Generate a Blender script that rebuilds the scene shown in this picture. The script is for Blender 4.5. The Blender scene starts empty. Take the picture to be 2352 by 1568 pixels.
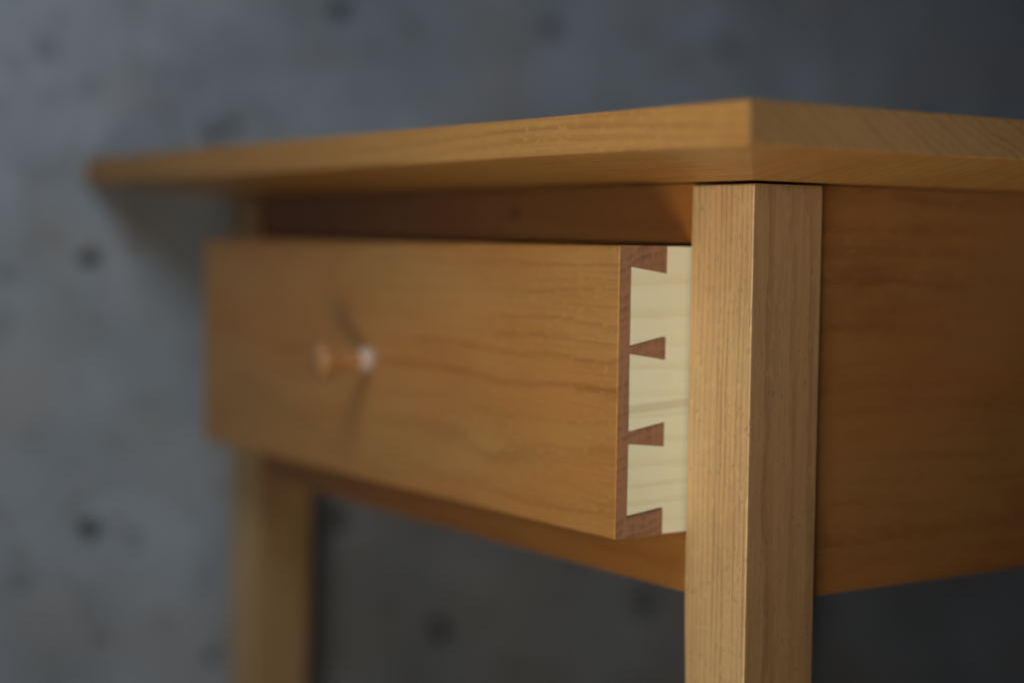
import bpy, bmesh, math, random
from mathutils import Vector, Matrix
random.seed(4)

# ------------------------------------------------------------------ measures
# table frame: +X right, +Y back, +Z up; origin = outer front corner of the
# right front leg, at the underside of the top.  Metres.
S = 0.035            # leg section
LW = 0.4445          # outside of left legs to outside of right legs
LD = 0.425           # outside of front legs to outside of back legs
OX, OY = 0.0672, 0.0630   # overhang of the top
TB, TT = 0.0077, 0.0141   # height of the under-bevel, thickness of the edge
LEG = 0.50           # leg length
H = 0.158            # apron height
DY = 0.0336          # how far the drawer is pulled out
Z1, Z2 = 0.0243, 0.1343   # top and bottom of the drawer front
DR, DL = -S - 0.0008, -(LW - S - 0.0025)
LIP, PIN = 0.0056, 0.0228  # dovetail lip and drawer-front thickness
RS = 0.0022          # rail set-back
AS = 0.0057          # side apron set-back

# the table lies on its left end: edge of the top and left feet on the floor
TH = math.atan2(OX, LEG + TB)
AX = Vector((math.cos(TH), 0, math.sin(TH)))         # table frame -> world up
BASE = Vector((-LW - OX, LD / 2, TB))                # mid of the edge that rests on the floor
ROT = Matrix(((0, 1, 0), (-math.sin(TH), 0, math.cos(TH)), tuple(AX)))
def W(p): return ROT @ (Vector(p) - BASE)

scene = bpy.context.scene
col = scene.collection

# ------------------------------------------------------------------ camera
cam = bpy.data.cameras.new('camera'); cam_o = bpy.data.objects.new('camera', cam); col.objects.link(cam_o)
F = Vector((-0.82628194, 0.56035895, -0.05706135)); R = Vector((0.56057496, 0.82799108, 0.01365614)); U = Vector((-0.05489863, 0.02070334, 0.99827727))
C = W((0.47577439, -0.42808007, -0.02367493))
cm = Matrix((ROT @ R, ROT @ U, ROT @ -F)).transposed().to_4x4(); cm.translation = C
cam_o.matrix_world = cm
cam.sensor_width = 36.0; cam.lens = 36.0 * 3988.1 / 2352
cam.clip_start = 0.01; cam.clip_end = 100
cam.dof.use_dof = True; cam.dof.focus_distance = 0.630; cam.dof.aperture_fstop = 2.5
scene.camera = cam_o

# ------------------------------------------------------------------ light
world = bpy.data.worlds.new('World'); scene.world = world; world.use_nodes = True
world.node_tree.nodes['Background'].inputs[0].default_value = (0.60, 0.75, 1.0, 1)
world.node_tree.nodes['Background'].inputs[1].default_value = 0.004
def area(name, pos, target, size, power, colour, spread=120):
    l = bpy.data.lights.new(name, 'AREA'); l.shape = 'DISK'; l.size = size; l.energy = power; l.color = colour; l.spread = math.radians(spread)
    o = bpy.data.objects.new(name, l); col.objects.link(o)
    o.location = W(pos); o.rotation_euler = (W(target) - W(pos)).to_track_quat('-Z', 'Y').to_euler()
area('lamp_warm', (0.28, -0.46, -0.40), (0.04, -0.02, -0.02), 0.27, 0.78, (1.0, 0.90, 0.70), 110)
area('lamp_cool', (0.09, -0.42, 0.48), (-0.27, -0.08, 0.05), 0.38, 0.80, (0.86, 0.97, 1.0), 110)
area('lamp_corner_fill', (0.56, -0.56, 0.04), (0.07, -0.06, 0.02), 0.28, 0.115, (1.0, 0.97, 0.92), 36)  # added fill, aimed to brighten the near right corner of the top
scene.cycles.use_denoising = True
scene.view_settings.view_transform = 'Standard'; scene.view_settings.look = 'None'
scene.view_settings.exposure = 0.0; scene.view_settings.gamma = 1.0

# ------------------------------------------------------------------ materials
class NT:
    def __init__(s, name):
        s.m = bpy.data.materials.new(name); s.m.use_nodes = True; s.t = s.m.node_tree; s.bsdf = s.t.nodes['Principled BSDF']
    def new(s, kind, **kw):
        n = s.t.nodes.new(kind)
        for k, v in kw.items(): setattr(n, k, v)
        return n
    def put(s, sock, v):
        if isinstance(v, bpy.types.NodeSocket): s.t.links.new(v, sock)
        elif v is not None: sock.default_value = v
    def math(s, op, a, b=None, c=None, clamp=False):
        n = s.new('ShaderNodeMath', operation=op); n.use_clamp = clamp
        for i, v in enumerate((a, b, c)): s.put(n.inputs[i], v)
        return n.outputs[0]
    def vmath(s, op, a, b=None):
        n = s.new('ShaderNodeVectorMath', operation=op); s.put(n.inputs[0], a); s.put(n.inputs[1], b)
        return n.outputs['Value'] if op in ('LENGTH', 'DISTANCE', 'DOT_PRODUCT') else n.outputs[0]
    def noise(s, vec, scale, detail=2.0, rough=0.5, w=None):
        n = s.new('ShaderNodeTexNoise'); s.put(n.inputs['Vector'], vec); n.inputs['Scale'].default_value = scale
        n.inputs['Detail'].default_value = detail; n.inputs['Roughness'].default_value = rough
        return n.outputs['Fac']
    def ramp(s, v, a, b, lo=0.0, hi=1.0, smooth=True):
        n = s.new('ShaderNodeMapRange'); n.interpolation_type = 'SMOOTHSTEP' if smooth else 'LINEAR'
        s.put(n.inputs[0], v); n.inputs[1].default_value = a; n.inputs[2].default_value = b
        n.inputs[3].default_value = lo; n.inputs[4].default_value = hi
        return n.outputs[0]
    def mix(s, f, a, b, mode='MIX'):
        n = s.new('ShaderNodeMix', data_type='RGBA', blend_type=mode)
        s.put(n.inputs[0], f)
        for i, v in ((6, a), (7, b)): s.put(n.inputs[i], (*v, 1) if isinstance(v, tuple) else v)
        return n.outputs[2]
    def xyz(s, v):
        n = s.new('ShaderNodeSeparateXYZ'); s.put(n.inputs[0], v); return n.outputs
    def comb(s, a, b, c):
        n = s.new('ShaderNodeCombineXYZ')
        for i, v in enumerate((a, b, c)): s.put(n.inputs[i], v)
        return n.outputs[0]

def wood(name, light, dark, axis, pith, ring, seed=0, ringc=0.5, wob=0.006, fibre=0.25, mottle=0.3, fleck=0.2,
         end=None, rough=0.42, pores=0.0, lines=None, streak=None, knots=(), tilt=0.0, thin=0.25, face=None, jit=0.35, warm=0.0):
    """solid wood: growth rings about a pith line, drawn-out fibres, figure; 'end' tints end grain"""
    n = NT(name)
    tc = n.new('ShaderNodeTexCoord'); o = tc.outputs['Object']
    x = n.xyz(o)
    a = x['XYZ'.index(axis)]; b, c = [x[i] for i in range(3) if 'XYZ'[i] != axis]
    P = n.comb(n.math('ADD', a, seed * 1.37), n.math('ADD', b, seed * 0.71), n.math('ADD', c, seed * 0.33))
    q = n.xyz(P)
    slow = n.comb(n.math('MULTIPLY', q[0], 5.0), n.math('MULTIPLY', q[1], 22.0), n.math('MULTIPLY', q[2], 22.0))
    d1 = n.math('SUBTRACT', n.noise(slow, 1.0, 2.0), 0.5)
    d2 = n.math('SUBTRACT', n.noise(n.vmath('ADD', slow, (7.3, 1.1, 4.9)), 1.0, 2.0), 0.5)
    fine = n.comb(n.math('MULTIPLY', q[0], 40.0), n.math('MULTIPLY', q[1], 160.0), n.math('MULTIPLY', q[2], 160.0))
    d3 = n.math('SUBTRACT', n.noise(fine, 1.0, 2.0), 0.5)
    bb = n.math('ADD', n.math('ADD', b, n.math('MULTIPLY', a, tilt)), n.math('MULTIPLY', d1, wob * 2)); cc = n.math('ADD', c, n.math('MULTIPLY', d2, wob * 2))
    rb = n.math('SUBTRACT', bb, pith[0]); rc = n.math('SUBTRACT', cc, pith[1])
    r = n.math('SQRT', n.math('ADD', n.math('MULTIPLY', rb, rb), n.math('MULTIPLY', rc, rc)))
    rr = n.math('ADD', n.math('DIVIDE', r, ring), n.math('MULTIPLY', d3, jit))
    # uneven spacing of the years
    rr = n.math('ADD', rr, n.math('MULTIPLY', n.noise(n.comb(n.math('MULTIPLY', r, 1 / ring / 2.6), 0.0, seed), 1.0, 1.0), 1.3))
    fr = n.math('FRACT', rr)
    late = n.math('MULTIPLY', n.ramp(fr, thin, 0.93), n.ramp(fr, 0.94, 1.0, 1.0, 0.0))
    yr = n.noise(n.comb(n.math('MULTIPLY', n.math('FLOOR', rr), 3.7), 0.0, 0.0), 1.0, 0.0)
    late = n.math('MULTIPLY', late, n.ramp(yr, 0.3, 0.7, 0.35, 1.0))
    fb = n.comb(n.math('MULTIPLY', q[0], 28.0), n.math('MULTIPLY', q[1], 900.0), n.math('MULTIPLY', q[2], 900.0))
    fib = n.noise(fb, 1.0, 3.0, 0.6)
    mo = n.noise(n.comb(n.math('MULTIPLY', q[0], 14.0), n.math('MULTIPLY', q[1], 32.0), n.math('MULTIPLY', q[2], 32.0)), 1.0, 3.0, 0.55)
    fl = n.noise(n.comb(n.math('MULTIPLY', q[0], 190.0), n.math('MULTIPLY', q[1], 420.0), n.math('MULTIPLY', q[2], 420.0)), 1.0, 2.0, 0.6)
    f = n.math('MULTIPLY', late, ringc)
    f = n.math('ADD', f, n.math('MULTIPLY', n.math('SUBTRACT', fib, 0.5), fibre * 2))
    f = n.math('ADD', f, n.math('MULTIPLY', n.math('SUBTRACT', mo, 0.5), mottle * 2))
    f = n.math('SUBTRACT', f, n.math('MULTIPLY', n.ramp(fl, 0.52, 0.72), fleck))
    if lines:      # fine straight years, side by side across one face
        li = n.noise(n.comb(n.math('MULTIPLY', q[0], 2.2), n.math('MULTIPLY', q[1], lines), n.math('MULTIPLY', q[2], lines)), 1.0, 1.5, 0.5)
        f = n.math('ADD', f, n.math('MULTIPLY', n.ramp(li, 0.35, 0.68), 0.55))
        f = n.math('SUBTRACT', f, 0.2)
    f = n.math('ADD', f, 0.12, clamp=True)
    colr = n.mix(f, light, dark)
    if warm:       # patches of redder heartwood
        hu = n.noise(n.comb(n.math('MULTIPLY', q[0], 9.0), n.math('MULTIPLY', q[1], 26.0), n.math('ADD', n.math('MULTIPLY', q[2], 26.0), 5.3)), 1.0, 3.0, 0.55)
        colr = n.mix(n.ramp(hu, 0.38, 0.66, 0.0, warm), colr, (1.02, 0.84, 0.74), 'MULTIPLY')
    for (ka, kb, kr) in knots:
        dk = n.vmath('LENGTH', n.comb(n.math('MULTIPLY', n.math('SUBTRACT', a, ka), 0.6), n.math('SUBTRACT', c, kb), 0.0))
        kk = n.ramp(n.math('ADD', dk, n.math('MULTIPLY', d3, kr * 0.5)), kr * 0.2, kr, 0.6, 0.0)
        colr = n.mix(kk, colr, tuple(v * 0.28 for v in dark))
    if pores:
        po = n.noise(n.comb(n.math('MULTIPLY', q[0], 260.0), n.math('MULTIPLY', q[1], 2400.0), n.math('MULTIPLY', q[2], 2400.0)), 1.0, 1.0)
        colr = n.mix(n.math('MULTIPLY', n.ramp(po, 0.66, 0.74), pores), colr, tuple(v * 0.4 for v in dark))
    if streak:     # one slanting tinted band across the board
        sa, sb, sw, scol = streak
        dd = n.math('ABSOLUTE', n.math('SUBTRACT', n.math('ADD', c, n.math('MULTIPLY', d1, 0.002)), n.math('ADD', n.math('MULTIPLY', a, sb), sa)))
        colr = n.mix(n.ramp(dd, sw * 0.45, sw, 0.6, 0.0), colr, scol)
    if end:
        nd = n.math('ABSOLUTE', n.xyz(tc.outputs['Normal'])['XYZ'.index(axis)])
        # end grain drinks the oil and shows the years harder
        eg = n.mix(n.math('ADD', n.math('ADD', n.math('MULTIPLY', late, 0.5), n.math('MULTIPLY', n.math('SUBTRACT', mo, 0.4), 1.1)), n.math('MULTIPLY', n.math('SUBTRACT', fl, 0.5), 0.8), clamp=True), end[0], end[1])
        colr = n.mix(n.ramp(nd, 0.6, 0.9), colr, eg)
    if face:       # multiplies a second tone into the faces across one axis
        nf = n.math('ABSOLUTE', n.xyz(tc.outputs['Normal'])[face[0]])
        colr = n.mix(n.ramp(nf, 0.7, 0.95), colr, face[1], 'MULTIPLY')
    n.put(n.bsdf.inputs['Base Color'], colr)
    n.put(n.bsdf.inputs['Roughness'], n.math('ADD', n.math('MULTIPLY', n.math('SUBTRACT', fib, 0.5), 0.25), rough))
    n.bsdf.inputs['Specular IOR Level'].default_value = 0.4
    bp = n.new('ShaderNodeBump'); bp.inputs['Strength'].default_value = 0.25; bp.inputs['Distance'].default_value = 0.00012
    n.put(bp.inputs['Height'], n.math('ADD', fib, n.math('MULTIPLY', fl, 0.5))); n.put(n.bsdf.inputs['Normal'], bp.outputs[0])
    return n.m

CH_L, CH_D = (0.47, 0.240, 0.073), (0.275, 0.112, 0.025)
RL_L, RL_D = (0.342, 0.148, 0.032), (0.203, 0.068, 0.010)
EG = ((0.331, 0.194, 0.084), (0.209, 0.112, 0.046))
m_top = wood('cherry_top', (0.47, 0.248, 0.076), (0.27, 0.112, 0.028), 'X', (-0.02, 0.30), 0.0034, 3, 0.40, 0.005, 0.30, 0.36, 0.55, EG, warm=0.45)
m_front = wood('cherry_drawer_front', CH_L, CH_D, 'X', (0.05, -0.035), 0.0047, 9, 0.46, 0.010, 0.34, 0.42, 0.65, None, 0.38, thin=0.6, jit=0.5, warm=0.75)
m_rail = wood('cherry_rail', RL_L, RL_D, 'X', (0.05, 0.03), 0.006, 14, 0.4, 0.006, 0.2, 0.25, 0.2, EG, warm=0.6)
m_rail_knot = wood('cherry_rail_with_knot', RL_L, RL_D, 'X', (0.05, 0.03), 0.006, 17, 0.4, 0.006, 0.2, 0.25, 0.2, EG, warm=0.6, knots=((0.064, 0.001, 0.0040),))
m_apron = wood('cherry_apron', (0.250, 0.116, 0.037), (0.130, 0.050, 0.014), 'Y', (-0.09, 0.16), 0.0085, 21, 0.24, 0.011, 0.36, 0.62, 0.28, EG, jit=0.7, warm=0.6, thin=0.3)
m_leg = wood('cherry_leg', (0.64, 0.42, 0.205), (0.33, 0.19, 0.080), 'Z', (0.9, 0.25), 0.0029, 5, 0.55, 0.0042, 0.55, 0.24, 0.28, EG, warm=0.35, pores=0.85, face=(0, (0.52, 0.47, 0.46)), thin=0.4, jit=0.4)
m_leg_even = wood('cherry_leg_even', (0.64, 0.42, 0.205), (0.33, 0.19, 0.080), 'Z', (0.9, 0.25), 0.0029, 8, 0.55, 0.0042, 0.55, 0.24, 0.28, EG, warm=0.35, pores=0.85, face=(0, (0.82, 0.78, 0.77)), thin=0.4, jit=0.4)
m_side = wood('pale_drawer_side', (0.84, 0.82, 0.61), (0.68, 0.61, 0.36), 'Y', (0.10, 0.09), 0.0060, 30, 0.42, 0.002, 0.14, 0.14, 0.0, None, 0.5,
              streak=(0.0, 0.065, 0.0022, (0.60, 0.53, 0.36)), thin=0.5)
m_pin = wood('drawer_front_end_grain', (0.325, 0.165, 0.092), (0.140, 0.062, 0.034), 'Z', (0.05, 0.02), 0.0022, 41, 0.45, 0.006, 0.75, 0.7, 0.5, None, 0.55, tilt=0.6, jit=0.6)
m_knob = wood('turned_knob_wood', (0.50, 0.25, 0.10), (0.36, 0.16, 0.055), 'Y', (0.02, 0.02), 0.004, 50, 0.4, 0.002, 0.2, 0.2, 0.1, ((0.40, 0.21, 0.09), (0.30, 0.145, 0.06)), 0.6)
m_knob_highlight = wood('knob_painted_highlight', (0.56, 0.42, 0.36), (0.44, 0.31, 0.25), 'Y', (0.02, 0.02), 0.004, 55, 0.3, 0.002, 0.2, 0.2, 0.1, None, 0.3)  # pale colour painted in for the highlight at the knob's root

def concrete():
    n = NT('weathered_concrete'); tc = n.new('ShaderNodeTexCoord'); o = tc.outputs['Object']
    big = n.noise(o, 5.5, 3.0, 0.55); mid = n.noise(n.vmath('ADD', o, (3.1, 7.7, 0)), 17.0, 3.0, 0.6)
    hue = n.noise(n.vmath('ADD', o, (9.1, 2.7, 0)), 13.0, 3.0); sand = n.noise(o, 420.0, 2.0, 0.6); peb = n.noise(n.vmath('ADD', o, (1.1, 4.2, 0)), 46.0, 2.0)
    f = n.math('ADD', n.math('MULTIPLY', n.ramp(big, 0.3, 0.7), 0.45), n.math('MULTIPLY', n.ramp(mid, 0.25, 0.75), 0.55))
    c = n.mix(f, (0.274, 0.302, 0.352), (0.468, 0.522, 0.627))
    c = n.mix(n.math('MULTIPLY', n.ramp(hue, 0.45, 0.66), 0.6), c, (0.364, 0.340, 0.352))
    c = n.mix(n.math('MULTIPLY', n.ramp(peb, 0.55, 0.68), 0.5), c, (0.222, 0.221, 0.228))
    c = n.mix(n.math('MULTIPLY', n.ramp(sand, 0.35, 0.7), 0.3), c, (0.539, 0.589, 0.686))
    warp = n.vmath('SCALE', n.vmath('SUBTRACT', n.new('ShaderNodeTexNoise').outputs['Color'], (0.5, 0.5, 0.5)))
    wn = warp.node; wn.inputs['Scale'].default_value = 0.018
    nz = wn.inputs[0].links[0].from_node.inputs[0].links[0].from_node; n.put(nz.inputs['Vector'], o); nz.inputs['Scale'].default_value = 60.0
    ow = n.vmath('ADD', o, warp)
    tot = None
    for (px, py, rad, k) in STAINS:
        d = n.vmath('DISTANCE', n.vmath('MULTIPLY', ow, (1, 1, 0)), (px, py, 0.0))
        v = n.ramp(d, rad * 0.5, rad * 1.15, min(0.9, k * 1.1), 0.0)
        tot = v if tot is None else n.math('MAXIMUM', tot, v)
    c = n.mix(tot, c, (0.035, 0.04, 0.042))
    n.put(n.bsdf.inputs['Base Color'], c)
    n.put(n.bsdf.inputs['Roughness'], n.ramp(mid, 0.3, 0.7, 0.62, 0.85)); n.bsdf.inputs['Specular IOR Level'].default_value = 0.35
    bp = n.new('ShaderNodeBump'); bp.inputs['Strength'].default_value = 0.5; bp.inputs['Distance'].default_value = 0.0015
    n.put(bp.inputs['Height'], n.math('ADD', sand, mid)); n.put(n.bsdf.inputs['Normal'], bp.outputs[0])
    return n.m
# dark drips and pits on the slab: world x, y, radius, strength
STAINS = [
    (-0.0972, 0.1179, 0.0086, 0.80),
    (0.0695, 0.1177, 0.0111, 0.55),
    (0.2310, 0.1175, 0.0127, 0.50),
    (-0.1797, 0.0384, 0.0071, 0.75),
    (-0.1939, 0.0339, 0.0065, 0.55),
    (-0.2744, -0.0457, 0.0084, 0.80),
    (-0.2818, -0.2006, 0.0070, 0.80),
    (-0.0487, -0.2850, 0.0103, 0.75),
    (0.1188, -0.2857, 0.0140, 0.50),
    (-0.1197, -0.2076, 0.0094, 0.60),
    (-0.2102, -0.2849, 0.0067, 0.60),
    (-0.3247, -0.0539, 0.0057, 0.35),
    (-0.2238, 0.0688, 0.0065, 0.30),
    (-0.2548, -0.2099, 0.0063, 0.30),
    (-0.2958, 0.0780, 0.0079, 0.30),
    (-0.2774, -0.2642, 0.0068, 0.25),
    (-0.3229, -0.2309, 0.0072, 0.25),
    (-0.2693, 0.0580, 0.0069, 0.25),
    (0.0607, -0.2514, 0.0078, 0.30),
]

# ------------------------------------------------------------------ mesh helpers
def box(bm, lo, hi):
    v = [bm.verts.new((x, y, z)) for x in (lo[0], hi[0]) for y in (lo[1], hi[1]) for z in (lo[2], hi[2])]
    fs = [bm.faces.new([v[i] for i in q]) for q in ((0, 1, 3, 2), (4, 6, 7, 5), (0, 4, 5, 1), (2, 3, 7, 6), (0, 2, 6, 4), (1, 5, 7, 3))]
    return fs
def prism(bm, poly, axis, a0, a1):
    """extrude a polygon of (u, v) along an axis; u, v are the two other axes in order"""
    def mk(a, u, v):
        p = [u, v]; p.insert('XYZ'.index(axis), a); return bm.verts.new(p)
    A = [mk(a0, *p) for p in poly]; B = [mk(a1, *p) for p in poly]
    fs = [bm.faces.new(A), bm.faces.new(B[::-1])]
    for i in range(len(poly)):
        j = (i + 1) % len(poly); fs.append(bm.faces.new((A[i], A[j], B[j], B[i])))
    return fs
def soften(bm, w, seg=2, edges=None):
    bmesh.ops.recalc_face_normals(bm, faces=bm.faces)
    bmesh.ops.bevel(bm, geom=edges or bm.edges[:], offset=w, segments=seg, profile=0.5, affect='EDGES', clamp_overlap=True)
def part(name, bm, mats, parent, label=None, smooth=False, origin=None):
    bmesh.ops.recalc_face_normals(bm, faces=bm.faces)
    me = bpy.data.meshes.new(name)
    lo = Vector([min(v.co[i] for v in bm.verts) for i in range(3)]); hi = Vector([max(v.co[i] for v in bm.verts) for i in range(3)])
    c = Vector(origin) if origin else (lo + hi) / 2
    bmesh.ops.translate(bm, vec=-c, verts=bm.verts)
    bm.to_mesh(me); bm.free()
    for m in (mats if isinstance(mats, list) else [mats]): me.materials.append(m)
    if smooth:
        for p in me.polygons: p.use_smooth = True
    o = bpy.data.objects.new(name, me); col.objects.link(o)
    o.parent = parent; o.location = c - Vector(parent['frame'] if parent and 'frame' in parent else (0, 0, 0))
    o['frame'] = tuple(c)
    if label: o['label'] = label
    return o
def tag(o, label=None, cat=None, kind=None):
    if label: o['label'] = label
    if cat: o['category'] = cat
    if kind: o['kind'] = kind

# ------------------------------------------------------------------ floor
bm = bmesh.new()
N = 60; E = 3.0
grid = [[bm.verts.new((-E + 2 * E * i / N, -E + 2 * E * j / N, 0)) for j in range(N + 1)] for i in range(N + 1)]
for i in range(N):
    for j in range(N): bm.faces.new((grid[i][j], grid[i + 1][j], grid[i + 1][j + 1], grid[i][j + 1]))
me = bpy.data.meshes.new('floor'); bm.to_mesh(me); bm.free(); me.materials.append(concrete())
floor = bpy.data.objects.new('floor', me); col.objects.link(floor)
tag(floor, 'bare grey concrete floor with dark spots', None, 'structure')

# ------------------------------------------------------------------ table
table = bpy.data.objects.new('side_table', None); col.objects.link(table)
table.empty_display_size = 0.1
table.matrix_world = ROT.to_4x4()
table['frame'] = tuple(BASE)
tag(table, 'small honey coloured wooden side table tipped on its end on concrete, drawer ajar', 'table')

# top: square edge above a wide shallow under-bevel
bm = bmesh.new()
x0, x1, y0, y1 = -LW - OX, OX, -OY, LD + OY
bw = OX - 0.003; bv = OY - 0.003
rings = [((x0 + bw, x1 - bw, y0 + bv, y1 - bv), 0.0), ((x0, x1, y0, y1), TB), ((x0, x1, y0, y1), TB + TT)]
vs = [[bm.verts.new((x, y, z)) for x, y in ((a, c), (b, c), (b, d), (a, d))] for (a, b, c, d), z in rings]
bm.faces.new(vs[0][::-1]); bm.faces.new(vs[2])
for k in (0, 1):
    for i in range(4): bm.faces.new((vs[k][i], vs[k][(i + 1) % 4], vs[k + 1][(i + 1) % 4], vs[k + 1][i]))
bm.normal_update()
soften(bm, 0.0006, 2, [e for e in bm.edges if any(v.co.z > TB - 1e-5 for v in e.verts) and min(v.co.z for v in e.verts) > TB - 1e-5])
part('tabletop', bm, m_top, table, 'thick top with a bevelled underside')

# legs: outer faces straight, inner faces taper below the apron
def leg(sx, sy, cx, cy):
    bm = bmesh.new(); f = 0.021
    lv = []
    for z, w in ((-0.0011, S), (-H - 0.004, S), (-LEG, f)):
        lv.append([bm.verts.new((cx + sx * a, cy + sy * b, z)) for a, b in ((0, 0), (w, 0), (w, S), (0, S))])
    bm.faces.new(lv[0]); bm.faces.new(lv[2])
    for k in (0, 1):
        for i in range(4): bm.faces.new((lv[k][i], lv[k][(i + 1) % 4], lv[k + 1][(i + 1) % 4], lv[k + 1][i]))
    bm.normal_update()
    ed = [e for e in bm.edges if e.calc_face_angle(0) > 0.5]
    soften(bm, 0.0010, 3, ed)
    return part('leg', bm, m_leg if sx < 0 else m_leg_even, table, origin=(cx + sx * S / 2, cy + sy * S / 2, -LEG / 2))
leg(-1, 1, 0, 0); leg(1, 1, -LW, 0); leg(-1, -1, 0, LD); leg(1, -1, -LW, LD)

def board(name, lo, hi, mat, parent, label=None, w=0.0004):
    bm = bmesh.new(); box(bm, lo, hi); soften(bm, w, 2); return part(name, bm, mat, parent, label)
G = 0.0002
board('apron', (-AS - 0.02, S + G, -H), (-AS, LD - S - G, -0.0004), m_apron, table)
board('apron', (-LW + AS, S + G, -H), (-LW + AS + 0.02, LD - S - G, -0.0004), m_apron, table)
board('apron', (-LW + S + G, LD - AS - 0.02, -H), (-S - G, LD - AS, -0.0004), m_rail, table)
board('rail', (-LW + S + G, RS, -Z1 + 0.0012), (-S - G, RS + 0.022, -0.0004), m_rail_knot, table, 'narrow rail above the drawer with a small dark knot')
board('rail', (-LW + S + G, RS, -H), (-S - G, RS + 0.032, -Z2 - 0.0008), m_rail, table, 'lower rail under the drawer')
for xx in (-S + 0.001, -LW + S - 0.021):      # runners that carry the drawer
    board('runner', (xx - 0.0, S + 0.002, -H + 0.002), (xx + 0.018, LD - 0.03, -Z2 - 0.0012), m_rail, table)

# ------------------------------------------------------------------ drawer
YF = -DY; YL = YF + LIP; YP = YF + PIN; ST = 0.012; DB = YF + 0.36
bm = bmesh.new(); box(bm, (DL + ST, YP, -Z2 + 0.016), (DR - ST, DB - 0.012, -Z2 + 0.010))
drawer = part('drawer', bm, m_side, table, 'shallow drawer pulled a little way out')
# pins and sockets as seen on the drawer's side: (lip z hi, lip z lo, back z hi, back z lo)
TOPZ, BOTZ = -Z1, -Z2
hp1 = (-0.03225, -0.03478); p2 = (-0.06205, -0.06480, -0.05880, -0.06735); p3 = (-0.09410, -0.09865, -0.09137, -0.10030); hp4 = (-0.12645, -0.12425)
bm = bmesh.new()
fs = box(bm, (DL, YF, BOTZ), (DR, YL, TOPZ))                      # the lip, full width: the show face
fs[0].material_index = fs[1].material_index = 1
bm.normal_update(); bmesh.ops.recalc_face_normals(bm, faces=bm.faces)
soften(bm, 0.0005, 2, [e for e in bm.edges if all(abs(v.co.y - YF) < 1e-6 for v in e.verts)])
pins = [[(YL, TOPZ), (YP, TOPZ), (YP, hp1[1]), (YL, hp1[0])], [(YL, p2[0]), (YP, p2[2]), (YP, p2[3]), (YL, p2[1])],
        [(YL, p3[0]), (YP, p3[2]), (YP, p3[3]), (YL, p3[1])], [(YL, hp4[0]), (YP, hp4[1]), (YP, BOTZ), (YL, BOTZ)]]
for a, b in ((DR - ST, DR), (DL, DL + ST)):
    for pp in pins:                                                # the pins stand a hair uneven
        e = random.uniform(-0.00008, 0.00008)
        for f in prism(bm, pp, 'X', a - (e if a == DL else 0), b + (e if b == DR else 0)): f.material_index = 1
box(bm, (DL + ST, YL, BOTZ), (DR - ST, YP, TOPZ))
front = part('drawer_front', bm, [m_front, m_pin], drawer, 'figured board with reddish end-grain dovetail pins')
# tails: the side board fills the sockets with a hair of play
g = 0.00020
rnd = lambda: random.uniform(-0.00005, 0.00050)
def tail(zh_l, zh_b, zl_b, zl_l):
    return [(YP + g, zh_b - g + rnd()), (YL + g + rnd(), zh_l - g + rnd()), (YL + g + rnd(), zl_l + g + rnd()), (YP + g, zl_b + g + rnd())]
random.seed(11)
poly = [(DB, TOPZ - 0.0002), (YP + g, TOPZ - 0.0002)]
poly += tail(hp1[0], hp1[1], p2[2], p2[0]) + tail(p2[1], p2[3], p3[2], p3[0]) + tail(p3[1], p3[3], hp4[1], hp4[0])
poly += [(YP + g, BOTZ + 0.0004), (DB, BOTZ + 0.0004)]
for a, b in ((DR - ST, DR - 0.00018), (DL + 0.00018, DL + ST)):
    bm = bmesh.new(); prism(bm, poly, 'X', a, b)
    part('drawer_side', bm, m_side, drawer, 'pale side board with dovetail tails', origin=((a + b) / 2, YP, -0.0849))
board('drawer_back', (DL + ST + G, DB - 0.012, -Z2 + 0.017), (DR - ST - G, DB, -Z1 - 0.004), m_side, drawer)
# turned knob: slim waist, flared head; a pale ring at the root stands in for a highlight
def lathe(prof, cx, cz, seg=40):
    bm = bmesh.new(); rg = []
    for y, r in prof:
        rg.append([bm.verts.new((cx + r * math.cos(2 * math.pi * k / seg), y, cz + r * math.sin(2 * math.pi * k / seg))) for k in range(seg)])
    for a, b in zip(rg, rg[1:]):
        for k in range(seg): bm.faces.new((a[k], a[(k + 1) % seg], b[(k + 1) % seg], b[k]))
    bm.faces.new(rg[0]); bm.faces.new(rg[-1]); return bm
KX, KZ = -LW / 2, -(Z1 + Z2) / 2 + 0.0006
prof = [(YF - 0.0005, 0.0044), (YF - 0.006, 0.0042), (YF - 0.010, 0.0043), (YF - 0.015, 0.0049), (YF - 0.019, 0.0057), (YF - 0.0225, 0.0070), (YF - 0.0250, 0.0082), (YF - 0.0265, 0.0083), (YF - 0.0280, 0.0074), (YF - 0.0290, 0.0048), (YF - 0.0294, 0.0025), (YF - 0.0295, 0.0006)]
part('knob', lathe(prof, KX, KZ), m_knob, drawer, 'turned wooden knob', smooth=True)
part('knob_highlight_ring', lathe([(YF - 0.0002, 0.0060), (YF - 0.0020, 0.0060), (YF - 0.0042, 0.0056), (YF - 0.0060, 0.0048), (YF - 0.0070, 0.0038)], KX, KZ), m_knob_highlight, drawer, 'pale ring painted as a highlight at the root of the knob', smooth=True)
